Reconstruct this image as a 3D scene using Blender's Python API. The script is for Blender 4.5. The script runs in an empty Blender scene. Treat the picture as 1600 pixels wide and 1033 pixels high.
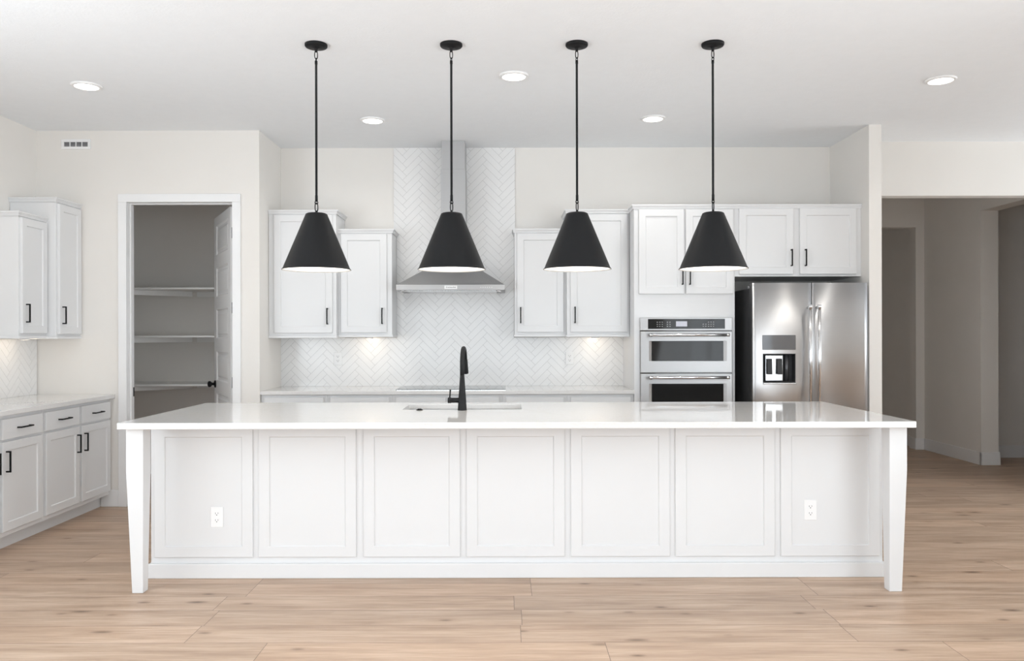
import bpy, bmesh, math, random
from mathutils import Vector, Matrix

C = bpy.context.scene.collection
scene = bpy.context.scene
PI = math.pi
random.seed(4)

# ------------------------------------------------------------------ camera
EYE = 1.387
cd = bpy.data.cameras.new('camera')
cam = bpy.data.objects.new('camera', cd); C.objects.link(cam)
cam.location = (0, 0, EYE)
cam.rotation_euler = (PI/2, math.radians(0.13), 0)
cd.sensor_width = 36.0
cd.lens = 1240.0/1600.0*36.0
cd.shift_x = 9.0/1600.0
cd.shift_y = 6.5/1600.0
cd.clip_start = 0.05
scene.camera = cam

# ------------------------------------------------------------------ world, exposure, daylight
scene.view_settings.view_transform = 'Standard'
scene.view_settings.look = 'None'
scene.view_settings.gamma = 1.0
scene.view_settings.exposure = -0.03
scene.view_settings.use_curve_mapping = False
w = bpy.data.worlds.new('world'); scene.world = w; w.use_nodes = True
w.node_tree.nodes['Background'].inputs[0].default_value = (0.80, 0.90, 1.0, 1)
w.node_tree.nodes['Background'].inputs[1].default_value = 1.5
scene.cycles.max_bounces = 12
scene.cycles.diffuse_bounces = 8
scene.cycles.glossy_bounces = 6
scene.cycles.sample_clamp_indirect = 6.0

def area(name, loc, rot, sx, sy, energy, col=(1, 1, 1), spread=PI):
    l = bpy.data.lights.new(name, 'AREA'); l.shape = 'RECTANGLE'
    l.size = sx; l.size_y = sy; l.energy = energy; l.color = col; l.spread = spread
    o = bpy.data.objects.new(name, l); C.objects.link(o)
    o.location = loc; o.rotation_euler = rot
    return o
# daylight at openings behind the camera; right and dining lights are added fills
DAY = (0.885, 0.95, 1.0)
area('daylight_patio', (-0.35, -4.42, 1.40), (PI/2+0.30, 0, 0), 6.3, 2.5, 118, DAY)
area('daylight_side', (-3.72, 0.6, 1.65), (0, -PI/2-0.40, 0), 1.8, 5.6, 205, DAY)
area('fill_right', (3.22, -0.4, 1.50), (0, PI/2+0.20, 0), 2.2, 6.0, 235, DAY)  # added fill at an unseen window, brightens the left-hand cabinet fronts
area('fill_dining', (7.42, 5.1, 1.65), (0, PI/2+0.30, 0), 1.8, 2.35, 112, DAY)  # added fill at an unseen window, brightens the header wall and right ceiling

# ------------------------------------------------------------------ materials
def new_mat(name):
    m = bpy.data.materials.new(name); m.use_nodes = True
    nt = m.node_tree
    return m, nt, nt.nodes['Principled BSDF']

class N:
    """Small helper to wire math and texture nodes."""
    def __init__(s, nt): s.nt = nt
    def node(s, t, **kw):
        n = s.nt.nodes.new(t)
        for k, v in kw.items(): setattr(n, k, v)
        return n
    def put(s, sock, v):
        if isinstance(v, bpy.types.NodeSocket): s.nt.links.new(v, sock)
        else: sock.default_value = v
    def math(s, op, a, b=0.0, c=None, clamp=False):
        n = s.node('ShaderNodeMath', operation=op); n.use_clamp = clamp
        s.put(n.inputs[0], a); s.put(n.inputs[1], b)
        if c is not None: s.put(n.inputs[2], c)
        return n.outputs[0]
    def comb(s, x, y, z=0.0):
        n = s.node('ShaderNodeCombineXYZ')
        for i, v in enumerate((x, y, z)): s.put(n.inputs[i], v)
        return n.outputs[0]
    def pos(s):
        g = s.node('ShaderNodeNewGeometry')
        x = s.node('ShaderNodeSeparateXYZ'); s.nt.links.new(g.outputs['Position'], x.inputs[0])
        return g.outputs['Position'], x.outputs
    def noise(s, vec, scale, detail=3.0, rough=0.5):
        n = s.node('ShaderNodeTexNoise'); s.put(n.inputs['Vector'], vec)
        n.inputs['Scale'].default_value = scale; n.inputs['Detail'].default_value = detail
        n.inputs['Roughness'].default_value = rough
        return n.outputs['Fac']
    def ramp(s, fac, stops):
        n = s.node('ShaderNodeValToRGB'); s.put(n.inputs[0], fac)
        e = n.color_ramp.elements
        while len(e) < len(stops): e.new(0.5)
        for i, (p, c) in enumerate(stops):
            e[i].position = p; e[i].color = (*c, 1) if len(c) == 3 else c
        return n.outputs[0]
    def mix(s, fac, a, b, mode='MIX'):
        n = s.node('ShaderNodeMix', data_type='RGBA', blend_type=mode)
        s.put(n.inputs[0], fac)
        for i, v in ((6, a), (7, b)):
            s.put(n.inputs[i], (*v, 1) if isinstance(v, tuple) and len(v) == 3 else v)
        return n.outputs[2]
    def bump(s, h, strength, dist, bsdf):
        n = s.node('ShaderNodeBump'); s.put(n.inputs['Height'], h)
        n.inputs['Strength'].default_value = strength; n.inputs['Distance'].default_value = dist
        s.nt.links.new(n.outputs[0], bsdf.inputs['Normal'])

def plain(name, col, rough=0.5, metal=0.0, var=0.015, vscale=3.0, bump=0.0, bscale=200.0, emit=None, estr=0.0, spec=0.5):
    """A paint, plastic or metal with a faint procedural tone variation and grain."""
    m, nt, b = new_mat(name); n = N(nt)
    p, _ = n.pos()
    f = n.noise(p, vscale, 3.0)
    lo = tuple(max(0, c*(1-var)) for c in col); hi = tuple(min(1, c*(1+var)) for c in col)
    nt.links.new(n.ramp(f, [(0.3, lo), (0.7, hi)]), b.inputs['Base Color'])
    b.inputs['Roughness'].default_value = rough; b.inputs['Metallic'].default_value = metal
    b.inputs['Specular IOR Level'].default_value = spec
    if bump: n.bump(n.noise(p, bscale, 2.0), bump, 0.002, b)
    if emit:
        b.inputs['Emission Color'].default_value = (*emit, 1); b.inputs['Emission Strength'].default_value = estr
    return m

def steel(name, col, rough, amt=0.04):
    """Brushed stainless: grain runs sideways, so reflections smear up and down."""
    m, nt, b = new_mat(name); n = N(nt)
    _, (x, y, z) = n.pos()
    v = n.comb(n.math('MULTIPLY', n.math('ADD', x, y), 2.0), 0.0, n.math('MULTIPLY', z, 300.0))
    f = n.noise(v, 1.0, 3.0, 0.6)
    nt.links.new(n.ramp(f, [(0.3, tuple(c*0.97 for c in col)), (0.7, col)]), b.inputs['Base Color'])
    b.inputs['Metallic'].default_value = 1.0
    b.inputs['Roughness'].default_value = rough
    b.inputs['Anisotropic'].default_value = 0.85
    b.inputs['Anisotropic Rotation'].default_value = 0.25
    tg = n.node('ShaderNodeTangent', direction_type='RADIAL', axis='Z')
    nt.links.new(tg.outputs[0], b.inputs['Tangent'])
    return m

def make_floor():
    m, nt, b = new_mat('oak_planks'); n = N(nt)
    _, (x, y, z) = n.pos()
    PWID, PLEN = 0.212, 1.52
    v = n.math('DIVIDE', n.math('SUBTRACT', y, 4.0), PWID)
    r = n.math('FLOOR', v); fy = n.math('FRACT', v)
    wn = n.node('ShaderNodeTexWhiteNoise', noise_dimensions='1D'); n.put(wn.inputs['W'], n.math('ADD', r, 0.37))
    u = n.math('ADD', n.math('DIVIDE', x, PLEN), wn.outputs['Value'])
    c = n.math('FLOOR', u); fx = n.math('FRACT', u)
    wi = n.node('ShaderNodeTexWhiteNoise', noise_dimensions='2D'); n.put(wi.inputs['Vector'], n.comb(r, c))
    pid = wi.outputs['Value']
    ey = n.math('MULTIPLY', n.math('MINIMUM', fy, n.math('SUBTRACT', 1.0, fy)), PWID)
    ex = n.math('MULTIPLY', n.math('MINIMUM', fx, n.math('SUBTRACT', 1.0, fx)), PLEN)
    seam = n.math('LESS_THAN', n.math('MINIMUM', ex, ey), 0.0015)
    off = n.math('MULTIPLY', pid, 53.0)
    g1 = n.noise(n.comb(n.math('MULTIPLY_ADD', x, 0.9, off), n.math('MULTIPLY', y, 9.0), off), 1.6, 5.0, 0.6)
    g2 = n.noise(n.comb(n.math('MULTIPLY_ADD', x, 4.0, off), n.math('MULTIPLY', y, 95.0), off), 1.0, 5.0, 0.7)
    g3 = n.noise(n.comb(n.math('MULTIPLY_ADD', x, 0.5, off), n.math('MULTIPLY', y, 2.0), off), 1.2, 2.0)
    base = n.ramp(g1, [(0.30, (0.36, 0.248, 0.172)), (0.5, (0.485, 0.35, 0.255)), (0.70, (0.585, 0.445, 0.338))])
    base = n.mix(n.math('MULTIPLY', n.math('SUBTRACT', g2, 0.45, clamp=True), 1.9), base, (0.27, 0.18, 0.12))
    base = n.mix(n.math('MULTIPLY', n.math('SUBTRACT', g3, 0.5, clamp=True), 0.9), base, (0.50, 0.325, 0.225))
    tone = n.ramp(pid, [(0.0, (0.90, 0.90, 0.90)), (0.5, (1.0, 1.0, 1.0)), (1.0, (1.07, 1.055, 1.04))])
    base = n.mix(1.0, base, tone, 'MULTIPLY')
    for sx, sy, rad, keep, dark in ((1.9, 5.5, 0.13, 0.35, 0.95), (3.6, 9.0, 0.15, 0.45, 0.8)):
        vo = n.node('ShaderNodeTexVoronoi', feature='F1')
        n.put(vo.inputs['Vector'], n.comb(n.math('MULTIPLY_ADD', x, sx, off), n.math('MULTIPLY', y, sy), off)); vo.inputs['Scale'].default_value = 1.0
        sep = n.node('ShaderNodeSeparateColor'); nt.links.new(vo.outputs['Color'], sep.inputs[0])
        d = n.math('ADD', vo.outputs['Distance'], n.math('MULTIPLY', n.math('SUBTRACT', g2, 0.5), 0.14))
        knot = n.math('SUBTRACT', 1.0, n.math('DIVIDE', d, rad), clamp=True)
        halo = n.math('SUBTRACT', 1.0, n.math('DIVIDE', d, rad*2.6), clamp=True)
        has = n.math('GREATER_THAN', sep.outputs[0], keep)
        base = n.mix(n.math('MULTIPLY', n.math('MULTIPLY', halo, has), 0.45), base, (0.33, 0.215, 0.14))
        base = n.mix(n.math('MULTIPLY', n.math('MULTIPLY', knot, has), dark), base, (0.09, 0.055, 0.035))
    base = n.mix(n.math('MULTIPLY', seam, 0.82), base, (0.13, 0.09, 0.065))
    nt.links.new(base, b.inputs['Base Color'])
    nt.links.new(n.math('MULTIPLY_ADD', g2, 0.14, 0.36), b.inputs['Roughness'])
    b.inputs['Specular IOR Level'].default_value = 0.4
    n.bump(n.math('SUBTRACT', n.math('MULTIPLY', g2, 0.25), seam), 0.25, 0.0012, b)
    return m

def make_quartz():
    m, nt, b = new_mat('white_quartz'); n = N(nt)
    p, _ = n.pos()
    f1 = n.noise(p, 90.0, 3.0, 0.6)
    dist = n.node('ShaderNodeTexNoise'); n.put(dist.inputs['Vector'], p); dist.inputs['Scale'].default_value = 1.3
    dist.inputs['Detail'].default_value = 6.0; dist.inputs['Distortion'].default_value = 1.5
    vein = n.math('SUBTRACT', 1.0, n.math('MULTIPLY', n.math('ABSOLUTE', n.math('SUBTRACT', dist.outputs['Fac'], 0.5)), 45.0), clamp=True)
    col = n.ramp(f1, [(0.3, (0.66, 0.652, 0.643)), (0.7, (0.70, 0.692, 0.684))])
    col = n.mix(n.math('MULTIPLY', vein, 0.16), col, (0.60, 0.57, 0.54))
    nt.links.new(col, b.inputs['Base Color'])
    b.inputs['Roughness'].default_value = 0.055
    b.inputs['IOR'].default_value = 1.55
    return m

M = {}
M['wall'] = plain('wall_paint', (0.745, 0.722, 0.690), 0.85, var=0.01, bump=0.12, bscale=160)
M['ceiling'] = plain('ceiling_paint', (0.815, 0.838, 0.862), 0.9, var=0.008, vscale=14, bump=0.5, bscale=70)
M['trim'] = plain('trim_paint', (0.77, 0.773, 0.778), 0.42, var=0.008)
M['cabinet'] = plain('cabinet_paint', (0.69, 0.694, 0.70), 0.38, var=0.008)
M['shelf'] = plain('shelf_paint', (0.84, 0.84, 0.83), 0.5)
M['floor'] = make_floor()
M['quartz'] = make_quartz()
M['tile'] = plain('glazed_tile', (0.765, 0.762, 0.757), 0.16, var=0.012, vscale=9)
M['grout'] = plain('grout', (0.44, 0.437, 0.433), 0.9, var=0.03, vscale=30)
M['black'] = plain('black_metal', (0.010, 0.0102, 0.011), 0.5, var=0.1, spec=0.16)
M['shade'] = plain('black_shade_paint', (0.0085, 0.009, 0.010), 0.5, var=0.05, spec=0.25)
M['liner'] = plain('white_shade_liner', (0.9, 0.88, 0.84), 0.6)
M['bulb'] = plain('lit_bulb', (1, 0.95, 0.88), 0.4, emit=(1, 0.95, 0.88), estr=12.0)
M['lens'] = plain('lit_lens', (1, 1, 1), 0.4, emit=(1, 0.97, 0.93), estr=5.0)
M['puck'] = plain('lit_puck', (1, 1, 1), 0.4, emit=(1, 0.84, 0.62), estr=10.0)
M['steel'] = steel('brushed_steel', (0.50, 0.50, 0.503), 0.42)
M['steel_v'] = steel('brushed_steel_doors', (0.62, 0.62, 0.625), 0.38)
M['chrome'] = plain('polished_steel', (0.72, 0.72, 0.725), 0.2, 1.0)
M['steel_hood'] = plain('satin_steel', (0.42, 0.42, 0.42), 0.27, 1.0)
M['dark_steel'] = plain('grey_enamel', (0.10, 0.10, 0.105), 0.35, 0.6, var=0.05)
M['glass'] = plain('black_glass', (0.010, 0.010, 0.011), 0.04, var=0.1)
M['oven_glass'] = plain('tinted_oven_glass', (0.014, 0.014, 0.014), 0.05, var=0.1, spec=0.2)
M['lcd'] = plain('display_glass', (0.16, 0.16, 0.165), 0.06, 0.4, var=0.1)
M['screen'] = plain('lilac_screen', (0.42, 0.42, 0.48), 0.15)
M['legend'] = plain('legend_print', (0.75, 0.75, 0.75), 0.5)
M['rubber'] = plain('black_rubber', (0.025, 0.025, 0.026), 0.55, var=0.1)
M['plastic'] = plain('white_plastic', (0.80, 0.80, 0.80), 0.35)
M['slot'] = plain('slot_dark', (0.03, 0.03, 0.03), 0.7)
M['grey_plastic'] = plain('grey_plastic', (0.33, 0.33, 0.34), 0.3)
M['sink'] = steel('sink_steel', (0.6, 0.6, 0.6), 0.32)
gm, gnt, gb = new_mat('window_glass'); gb.inputs['Transmission Weight'].default_value = 1.0; gb.inputs['Roughness'].default_value = 0.0
gb.inputs['Base Color'].default_value = (0.97, 0.99, 0.98, 1); M['pane'] = gm

# ------------------------------------------------------------------ mesh helpers
def box(bm, x0, x1, y0, y1, z0, z1):
    vs = [bm.verts.new(p) for p in ((x0,y0,z0),(x1,y0,z0),(x1,y1,z0),(x0,y1,z0),(x0,y0,z1),(x1,y0,z1),(x1,y1,z1),(x0,y1,z1))]
    for f in ((0,3,2,1),(4,5,6,7),(0,1,5,4),(1,2,6,5),(2,3,7,6),(3,0,4,7)):
        bm.faces.new([vs[i] for i in f])
    return vs

def frustum(bm, a, za, b, zb):
    """a, b are (x0,x1,y0,y1) rectangles at heights za < zb."""
    vs = [bm.verts.new((x, y, z)) for (r, z) in ((a, za), (b, zb)) for (x, y) in ((r[0],r[2]),(r[1],r[2]),(r[1],r[3]),(r[0],r[3]))]
    for f in ((0,3,2,1),(4,5,6,7),(0,1,5,4),(1,2,6,5),(2,3,7,6),(3,0,4,7)):
        bm.faces.new([vs[i] for i in f])

def rings(bm, ring_list, cap0=True, cap1=True, close=False):
    rr = [[bm.verts.new(p) for p in r] for r in ring_list]
    n = len(rr[0])
    pairs = list(zip(rr, rr[1:])) + ([(rr[-1], rr[0])] if close else [])
    for a, b in pairs:
        for i in range(n):
            f = bm.faces.new((a[i], a[(i+1) % n], b[(i+1) % n], b[i])); f.smooth = True
    if not close:
        if cap0: bm.faces.new(rr[0][::-1])
        if cap1: bm.faces.new(rr[-1])
    return rr

def lathe(bm, prof, cx=0, cy=0, cz=0, seg=48, cap0=True, cap1=True):
    """Revolve (radius, z) pairs about a vertical axis."""
    rings(bm, [[(cx + r*math.cos(2*PI*i/seg), cy + r*math.sin(2*PI*i/seg), cz + z) for i in range(seg)] for r, z in prof], cap0, cap1)

def tube(bm, path, rad, seg=14, caps=True, close=False):
    """Round bar along a list of points; rad is one radius or one per point."""
    pts = [Vector(p) for p in path]; n = len(pts)
    rad = [rad]*n if not isinstance(rad, (list, tuple)) else rad
    out = []; up = None
    for i, p in enumerate(pts):
        if close: t = (pts[(i+1) % n] - pts[i-1]).normalized()
        else: t = (pts[min(i+1, n-1)] - pts[max(i-1, 0)]).normalized()
        if up is None:
            up = Vector((0, 0, 1)) if abs(t.z) < 0.9 else Vector((1, 0, 0))
        a = (up - t*up.dot(t)).normalized(); up = a
        b = t.cross(a)
        out.append([tuple(p + (a*math.cos(2*PI*k/seg) + b*math.sin(2*PI*k/seg))*rad[i]) for k in range(seg)])
    rings(bm, out, caps, caps, close)

def link_path(cx, cy, cz, hw, hh, ang=0.0, n=20):
    """Oval chain link standing upright, turned by ang about the vertical."""
    pts = []
    for i in range(n):
        t = 2*PI*i/n
        u = hw*math.copysign(abs(math.cos(t))**0.8, math.cos(t)); v = hh*math.copysign(abs(math.sin(t))**0.8, math.sin(t))
        pts.append((cx + u*math.cos(ang), cy + u*math.sin(ang), cz + v))
    return pts

def shaker(bm, wd, ht, th=0.019, fr=0.054, rec=0.008, mat=None):
    """Framed door in local space: x 0..wd, z 0..ht, front at y=0 facing -y."""
    T = mat or Matrix.Identity(4)
    P = lambda x, y, z: bm.verts.new(T @ Vector((x, y, z)))
    e = 0.0018
    o_b = [P(0,th,0),P(wd,th,0),P(wd,th,ht),P(0,th,ht)]
    o_m = [P(0,e,0),P(wd,e,0),P(wd,e,ht),P(0,e,ht)]
    o_f = [P(e,0,e),P(wd-e,0,e),P(wd-e,0,ht-e),P(e,0,ht-e)]
    i_f = [P(fr,0,fr),P(wd-fr,0,fr),P(wd-fr,0,ht-fr),P(fr,0,ht-fr)]
    g = fr + 0.0045
    i_r = [P(g,rec,g),P(wd-g,rec,g),P(wd-g,rec,ht-g),P(g,rec,ht-g)]
    bm.faces.new(o_b[::-1])
    for a, b in ((o_b, o_m), (o_m, o_f), (o_f, i_f), (i_f, i_r)):
        for k in range(4):
            bm.faces.new((a[k], a[(k+1) % 4], b[(k+1) % 4], b[k]))
    bm.faces.new(i_r)

def slab(bm, wd, ht, th=0.019, mat=None):
    T = mat or Matrix.Identity(4)
    vs = box(bm, 0, wd, 0, th, 0, ht)
    for v in vs: v.co = T @ v.co

def pull(bm, length, mat, proud=0.032, s=0.0095):
    """Square bar pull, upright in local space, centred, front towards -y."""
    vs = box(bm, -s/2, s/2, -proud, -proud+s, -length/2, length/2)
    vs += box(bm, -s/2, s/2, -proud+s, 0.0, length/2-s, length/2)
    vs += box(bm, -s/2, s/2, -proud+s, 0.0, -length/2, -length/2+s)
    for v in vs: v.co = mat @ v.co

base_of = {}
def obj(name, bm, m, parent=None, bevel=0.0, smooth=False, origin=None):
    """Link a bmesh built in world coordinates as ONE mesh object."""
    bmesh.ops.recalc_face_normals(bm, faces=bm.faces)
    if parent is not None: org = base_of[parent.name]
    elif origin is not None: org = Vector(origin)
    else:
        xs = [v.co for v in bm.verts]
        lo = Vector([min(v[i] for v in xs) for i in range(3)]); hi = Vector([max(v[i] for v in xs) for i in range(3)])
        org = Vector(((lo.x+hi.x)/2, (lo.y+hi.y)/2, lo.z))
    bmesh.ops.translate(bm, verts=bm.verts, vec=-org)
    if smooth:
        for f in bm.faces: f.smooth = True
    me = bpy.data.meshes.new(name); bm.to_mesh(me); bm.free()
    me.materials.append(M[m])
    o = bpy.data.objects.new(name, me); C.objects.link(o)
    if parent is not None: o.parent = parent
    else: o.location = org
    base_of[o.name] = org
    if bevel:
        md = o.modifiers.new('soft_edge', 'BEVEL'); md.width = bevel; md.segments = 2; md.limit_method = 'ANGLE'; md.angle_limit = math.radians(40)
    return o

def thing(name, label, cat, loc, group=None, kind=None):
    o = bpy.data.objects.new(name, None); C.objects.link(o)
    o.empty_display_size = 0.1
    o.location = loc; o['label'] = label; o['category'] = cat
    if group: o['group'] = group
    if kind: o['kind'] = kind
    base_of[o.name] = Vector(loc)
    return o

def tag(o, label, cat, group=None):
    o['label'] = label; o['category'] = cat
    if group: o['group'] = group
    return o

def struct(name, bm, m, parent=None, bevel=0.0):
    o = obj(name, bm, m, parent, bevel)
    if parent is None: o['kind'] = 'structure'
    return o

def B(*boxes):
    bm = bmesh.new()
    for b in boxes: box(bm, *b)
    return bm

def copy_tree(o, parent=None):
    c = o.copy(); C.objects.link(c)
    if parent is not None: c.parent = parent
    for ch in list(o.children): copy_tree(ch, c)
    return c

def dup(root, loc, label):
    c = copy_tree(root); c.location = loc; c['label'] = label
    return c

FACE_F = lambda x, y, z: Matrix.Translation((x, y, z))                                   # faces the camera
FACE_R = lambda x, y, z: Matrix.Translation((x, y, z)) @ Matrix.Rotation(PI/2, 4, 'Z')   # faces +x
LIE = Matrix.Rotation(PI/2, 4, 'Y')

# ------------------------------------------------------------------ the setting
XL, XR, YR, CEIL = -3.812, 7.5, -4.5, 3.05
YB, YP = 7.06, 6.44          # kitchen back wall, pantry front wall
struct('floor', B((XL-0.2, 8.7, YR-0.2, 11.2, -0.1, 0.0)), 'floor')
struct('ceiling', B((XL-0.2, 8.7, YR-0.2, 11.2, CEIL, CEIL+0.12)), 'ceiling')

def wall_with_holes(name, axis, c0, c1, a0, a1, holes):
    """Wall slab with rectangular openings (a0,a1,z0,z1) along x or y."""
    bm = bmesh.new()
    def put(p0, p1, z0, z1):
        if p1 - p0 < 1e-4 or z1 - z0 < 1e-4: return
        if axis == 'x': box(bm, p0, p1, c0, c1, z0, z1)
        else: box(bm, c0, c1, p0, p1, z0, z1)
    cur = a0
    for h0, h1, z0, z1 in sorted(holes):
        put(cur, h0, 0, CEIL); put(h0, h1, 0, z0); put(h0, h1, z1, CEIL); cur = h1
    put(cur, a1, 0, CEIL)
    return struct(name, bm, 'wall')

def window(k, axis, c, a0, a1, z0, z1, bars):
    """Framed window in an outer wall: frame, mullions, one pane."""
    t = 0.06
    R = (lambda p0, p1, y0, y1, q0, q1: (p0, p1, c+y0, c+y1, q0, q1)) if axis == 'x' else (lambda p0, p1, y0, y1, q0, q1: (c+y0, c+y1, p0, p1, q0, q1))
    fr = bmesh.new()
    for r in (R(a0, a0+t, -.05, .05, z0, z1), R(a1-t, a1, -.05, .05, z0, z1), R(a0+t, a1-t, -.05, .05, z0, z0+t), R(a0+t, a1-t, -.05, .05, z1-t, z1)): box(fr, *r)
    for i in range(1, bars):
        x = a0 + (a1-a0)*i/bars
        box(fr, *R(x-.03, x+.03, -.05, .05, z0+t, z1-t))
    f = struct('window_%d' % k, fr, 'trim')
    obj('pane', B(R(a0+t, a1-t, -.01, -.004, z0+t, z1-t)), 'pane', f)
    return f

wall_with_holes('wall_left', 'y', XL-0.15, XL, YR-0.2, 8.1, [(-2.2, 3.4, 0.75, 2.55)])
wall_with_holes('wall_rear', 'x', YR-0.15, YR, XL, 3.3, [(-3.5, 2.8, 0.05, 2.65)])
wall_with_holes('wall_right_added', 'y', 3.3, 3.45, YR, 3.75, [(-3.4, 2.6, 0.35, 2.6)])  # unseen partition, added to hold window light back from the hall
struct('wall_return_added', B((3.45, XR, 3.63, 3.75, 0, CEIL)), 'wall')  # unseen return of the added partition, also blocks light
wall_with_holes('wall_dining_side', 'y', XR, XR+0.15, 3.63, YP+0.434, [(3.95, 6.3, 0.75, 2.55)])
window(4, 'y', XR+0.09, 3.95, 6.3, 0.75, 2.55, 2)  # unseen window, added to carry the fill on the header wall
window(3, 'y', 3.39, -3.4, 2.6, 0.35, 2.6, 4)  # unseen window, added to carry the fill from the right
window(1, 'y', XL-0.09, -2.2, 3.4, 0.75, 2.55, 4)
window(2, 'x', YR-0.07, -3.5, 2.8, 0.05, 2.65, 4)

PO0, PO1, POZ = -3.075, -2.218, 2.467      # pantry opening
wall_with_holes('wall_pantry', 'x', YP, YP+0.12, XL, -2.002, [(PO0-0.018, PO1+0.018, 0.0, POZ+0.018)])
struct('wall_nook', B((-2.122, -2.002, YP+0.12, 8.0, 0, CEIL)), 'wall')
struct('wall_closet', B((XL, -2.122, 7.95, 8.1, 0, CEIL)), 'wall')
struct('wall_back', B((-2.002, 2.885, YB, YB+0.12, 0, CEIL)), 'wall')
struct('wall_fridge_side', B((2.885, 2.985, 6.306, 10.8, 0, CEIL)), 'wall')
struct('wall_header', B((2.985, 5.005, 6.874, 6.994, 2.582, CEIL), (5.005, 8.5, 6.874, 6.994, 0, CEIL)), 'wall')  # solid stretch right of the opening is unseen, closed to darken the study
HB = 9.50
wall_with_holes('wall_hall', 'x', HB, HB+0.14, 2.985, 5.02, [(2.985, 4.904, 0.0, 2.66)])
struct('wall_hall_side', B((5.005, 5.19, 8.369, HB+0.14, 0, CEIL), (5.005, 5.19, 6.994, 8.369, 2.683, CEIL)), 'wall')
struct('wall_study', B((5.19, 8.5, 8.865, 9.0, 0, CEIL)), 'wall')
struct('wall_study_side', B((8.5, 8.65, 6.874, 9.0, 0, CEIL)), 'wall')
struct('wall_far', B((2.985, 5.4, 10.8, 10.95, 0, CEIL)), 'wall')
struct('wall_far_side', B((4.98, 5.1, HB+0.14, 10.8, 0, CEIL)), 'wall')

BH, BT = 0.136, 0.014
def baseboard(side, *rects):
    bm = bmesh.new()
    for r in rects:
        box(bm, *r, 0.0, BH)
    return struct('baseboard_' + side, bm, 'trim', bevel=0.004)
baseboard('pantry', (-3.285, PO0-0.067, YP-BT, YP), (PO1+0.065, -2.002, YP-BT, YP))
baseboard('hall', (5.005-BT, 5.005, 8.369-BT, HB), (5.005-BT, 5.19+BT, 8.369-BT, 8.369), (4.904-BT, 5.005-BT, HB-BT, HB))
baseboard('study', (5.19+BT, 8.5, 8.865-BT, 8.865), (5.19, 5.19+BT, 8.369, 8.865))
baseboard('far', (4.98-BT, 4.98, HB+0.14, 10.8), (4.904-BT, 4.904, HB, HB+0.14))
baseboard('stub', (2.885, 2.985+BT, 6.306-BT, 6.306), (2.985, 2.985+BT, 6.306, HB))

# pantry door casing and jamb
cw = 0.067
bm = B((PO0-cw, PO0, YP-0.018, YP, 0, POZ), (PO1, PO1+cw, YP-0.018, YP, 0, POZ), (PO0-cw, PO1+cw, YP-0.018, YP, POZ, POZ+cw))
trim = struct('trim_1', bm, 'trim', bevel=0.003)
obj('jamb', B((PO0-0.018, PO0, YP, YP+0.12, 0, POZ), (PO1, PO1+0.018, YP, YP+0.12, 0, POZ), (PO0-0.018, PO1+0.018, YP, YP+0.12, POZ, POZ+0.018),
              (PO0, PO0+0.010, YP+0.045, YP+0.080, 0, POZ), (PO0+0.01, PO1, YP+0.045, YP+0.080, POZ-0.010, POZ)), 'trim', trim, bevel=0.002)
obj('strike_plate', B((PO0, PO0+0.003, YP+0.086, YP+0.114, 0.885, 0.96)), 'black', trim)

# the pantry door, swung open into the pantry
dl, dz0, dz1, dt = 0.815, 0.012, 2.452, 0.035
DT = Matrix.Translation((-2.248, 6.575, 0)) @ Matrix.Rotation(math.radians(-61), 4, 'Z') @ Matrix.Rotation(PI, 4, 'Z')
# local: x runs from hinge to free edge (before the turn the leaf lies along -x), visible face towards local +y
bm = bmesh.new()
def dvert(x, y, z): return bm.verts.new(DT @ Vector((x, y, z)))
pan = [(2.37-0.376*k-0.26, 2.37-0.376*k) for k in range(6)]
zs = [dz0]
for a, b_ in sorted(pan): zs += [a, b_]
zs.append(dz1)
st = 0.115
xs = [0, st, dl-st, dl]
for face, yy, sgn in ((0, 0.0, -1), (1, dt, 1)):
    for i in range(3):
        for j in range(len(zs)-1):
            x0, x1, z0, z1 = xs[i], xs[i+1], zs[j], zs[j+1]
            q = [dvert(x0, yy, z0), dvert(x1, yy, z0), dvert(x1, yy, z1), dvert(x0, yy, z1)]
            if i == 1 and j % 2 == 1:
                prev = q
                for ins, dep in ((0.012, 0.011), (0.03, 0.011), (0.045, 0.004)):
                    cur = [dvert(x0+ins, yy-sgn*dep, z0+ins), dvert(x1-ins, yy-sgn*dep, z0+ins), dvert(x1-ins, yy-sgn*dep, z1-ins), dvert(x0+ins, yy-sgn*dep, z1-ins)]
                    for k in range(4): bm.faces.new((prev[k], prev[(k+1) % 4], cur[(k+1) % 4], cur[k]))
                    prev = cur
                bm.faces.new(prev)
            else: bm.faces.new(q)
for (xa, za, xb, zb) in ((0, dz0, 0, dz1), (dl, dz0, dl, dz1), (0, dz0, dl, dz0), (0, dz1, dl, dz1)):
    bm.faces.new([dvert(xa, 0, za), dvert(xb, 0, zb), dvert(xb, dt, zb), dvert(xa, dt, za)])
bmesh.ops.remove_doubles(bm, verts=bm.verts, dist=0.0002)
door = struct('door_1', bm, 'trim')
for sgn, y0 in ((1, dt), (-1, 0.0)):
    bm = bmesh.new()
    k = Matrix.Translation((dl-0.06, y0, 0.945)) @ Matrix.Rotation(-sgn*PI/2, 4, 'X')
    prof = [(0.033, 0), (0.033, 0.006), (0.028, 0.010), (0.012, 0.013), (0.011, 0.030), (0.019, 0.036), (0.026, 0.044), (0.028, 0.054), (0.025, 0.063), (0.015, 0.068), (0.004, 0.069)]
    rings(bm, [[tuple(DT @ k @ Vector((r*math.cos(2*PI*i/28), r*math.sin(2*PI*i/28), z))) for i in range(28)] for r, z in prof])
    obj('door_knob', bm, 'black', door)
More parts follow.
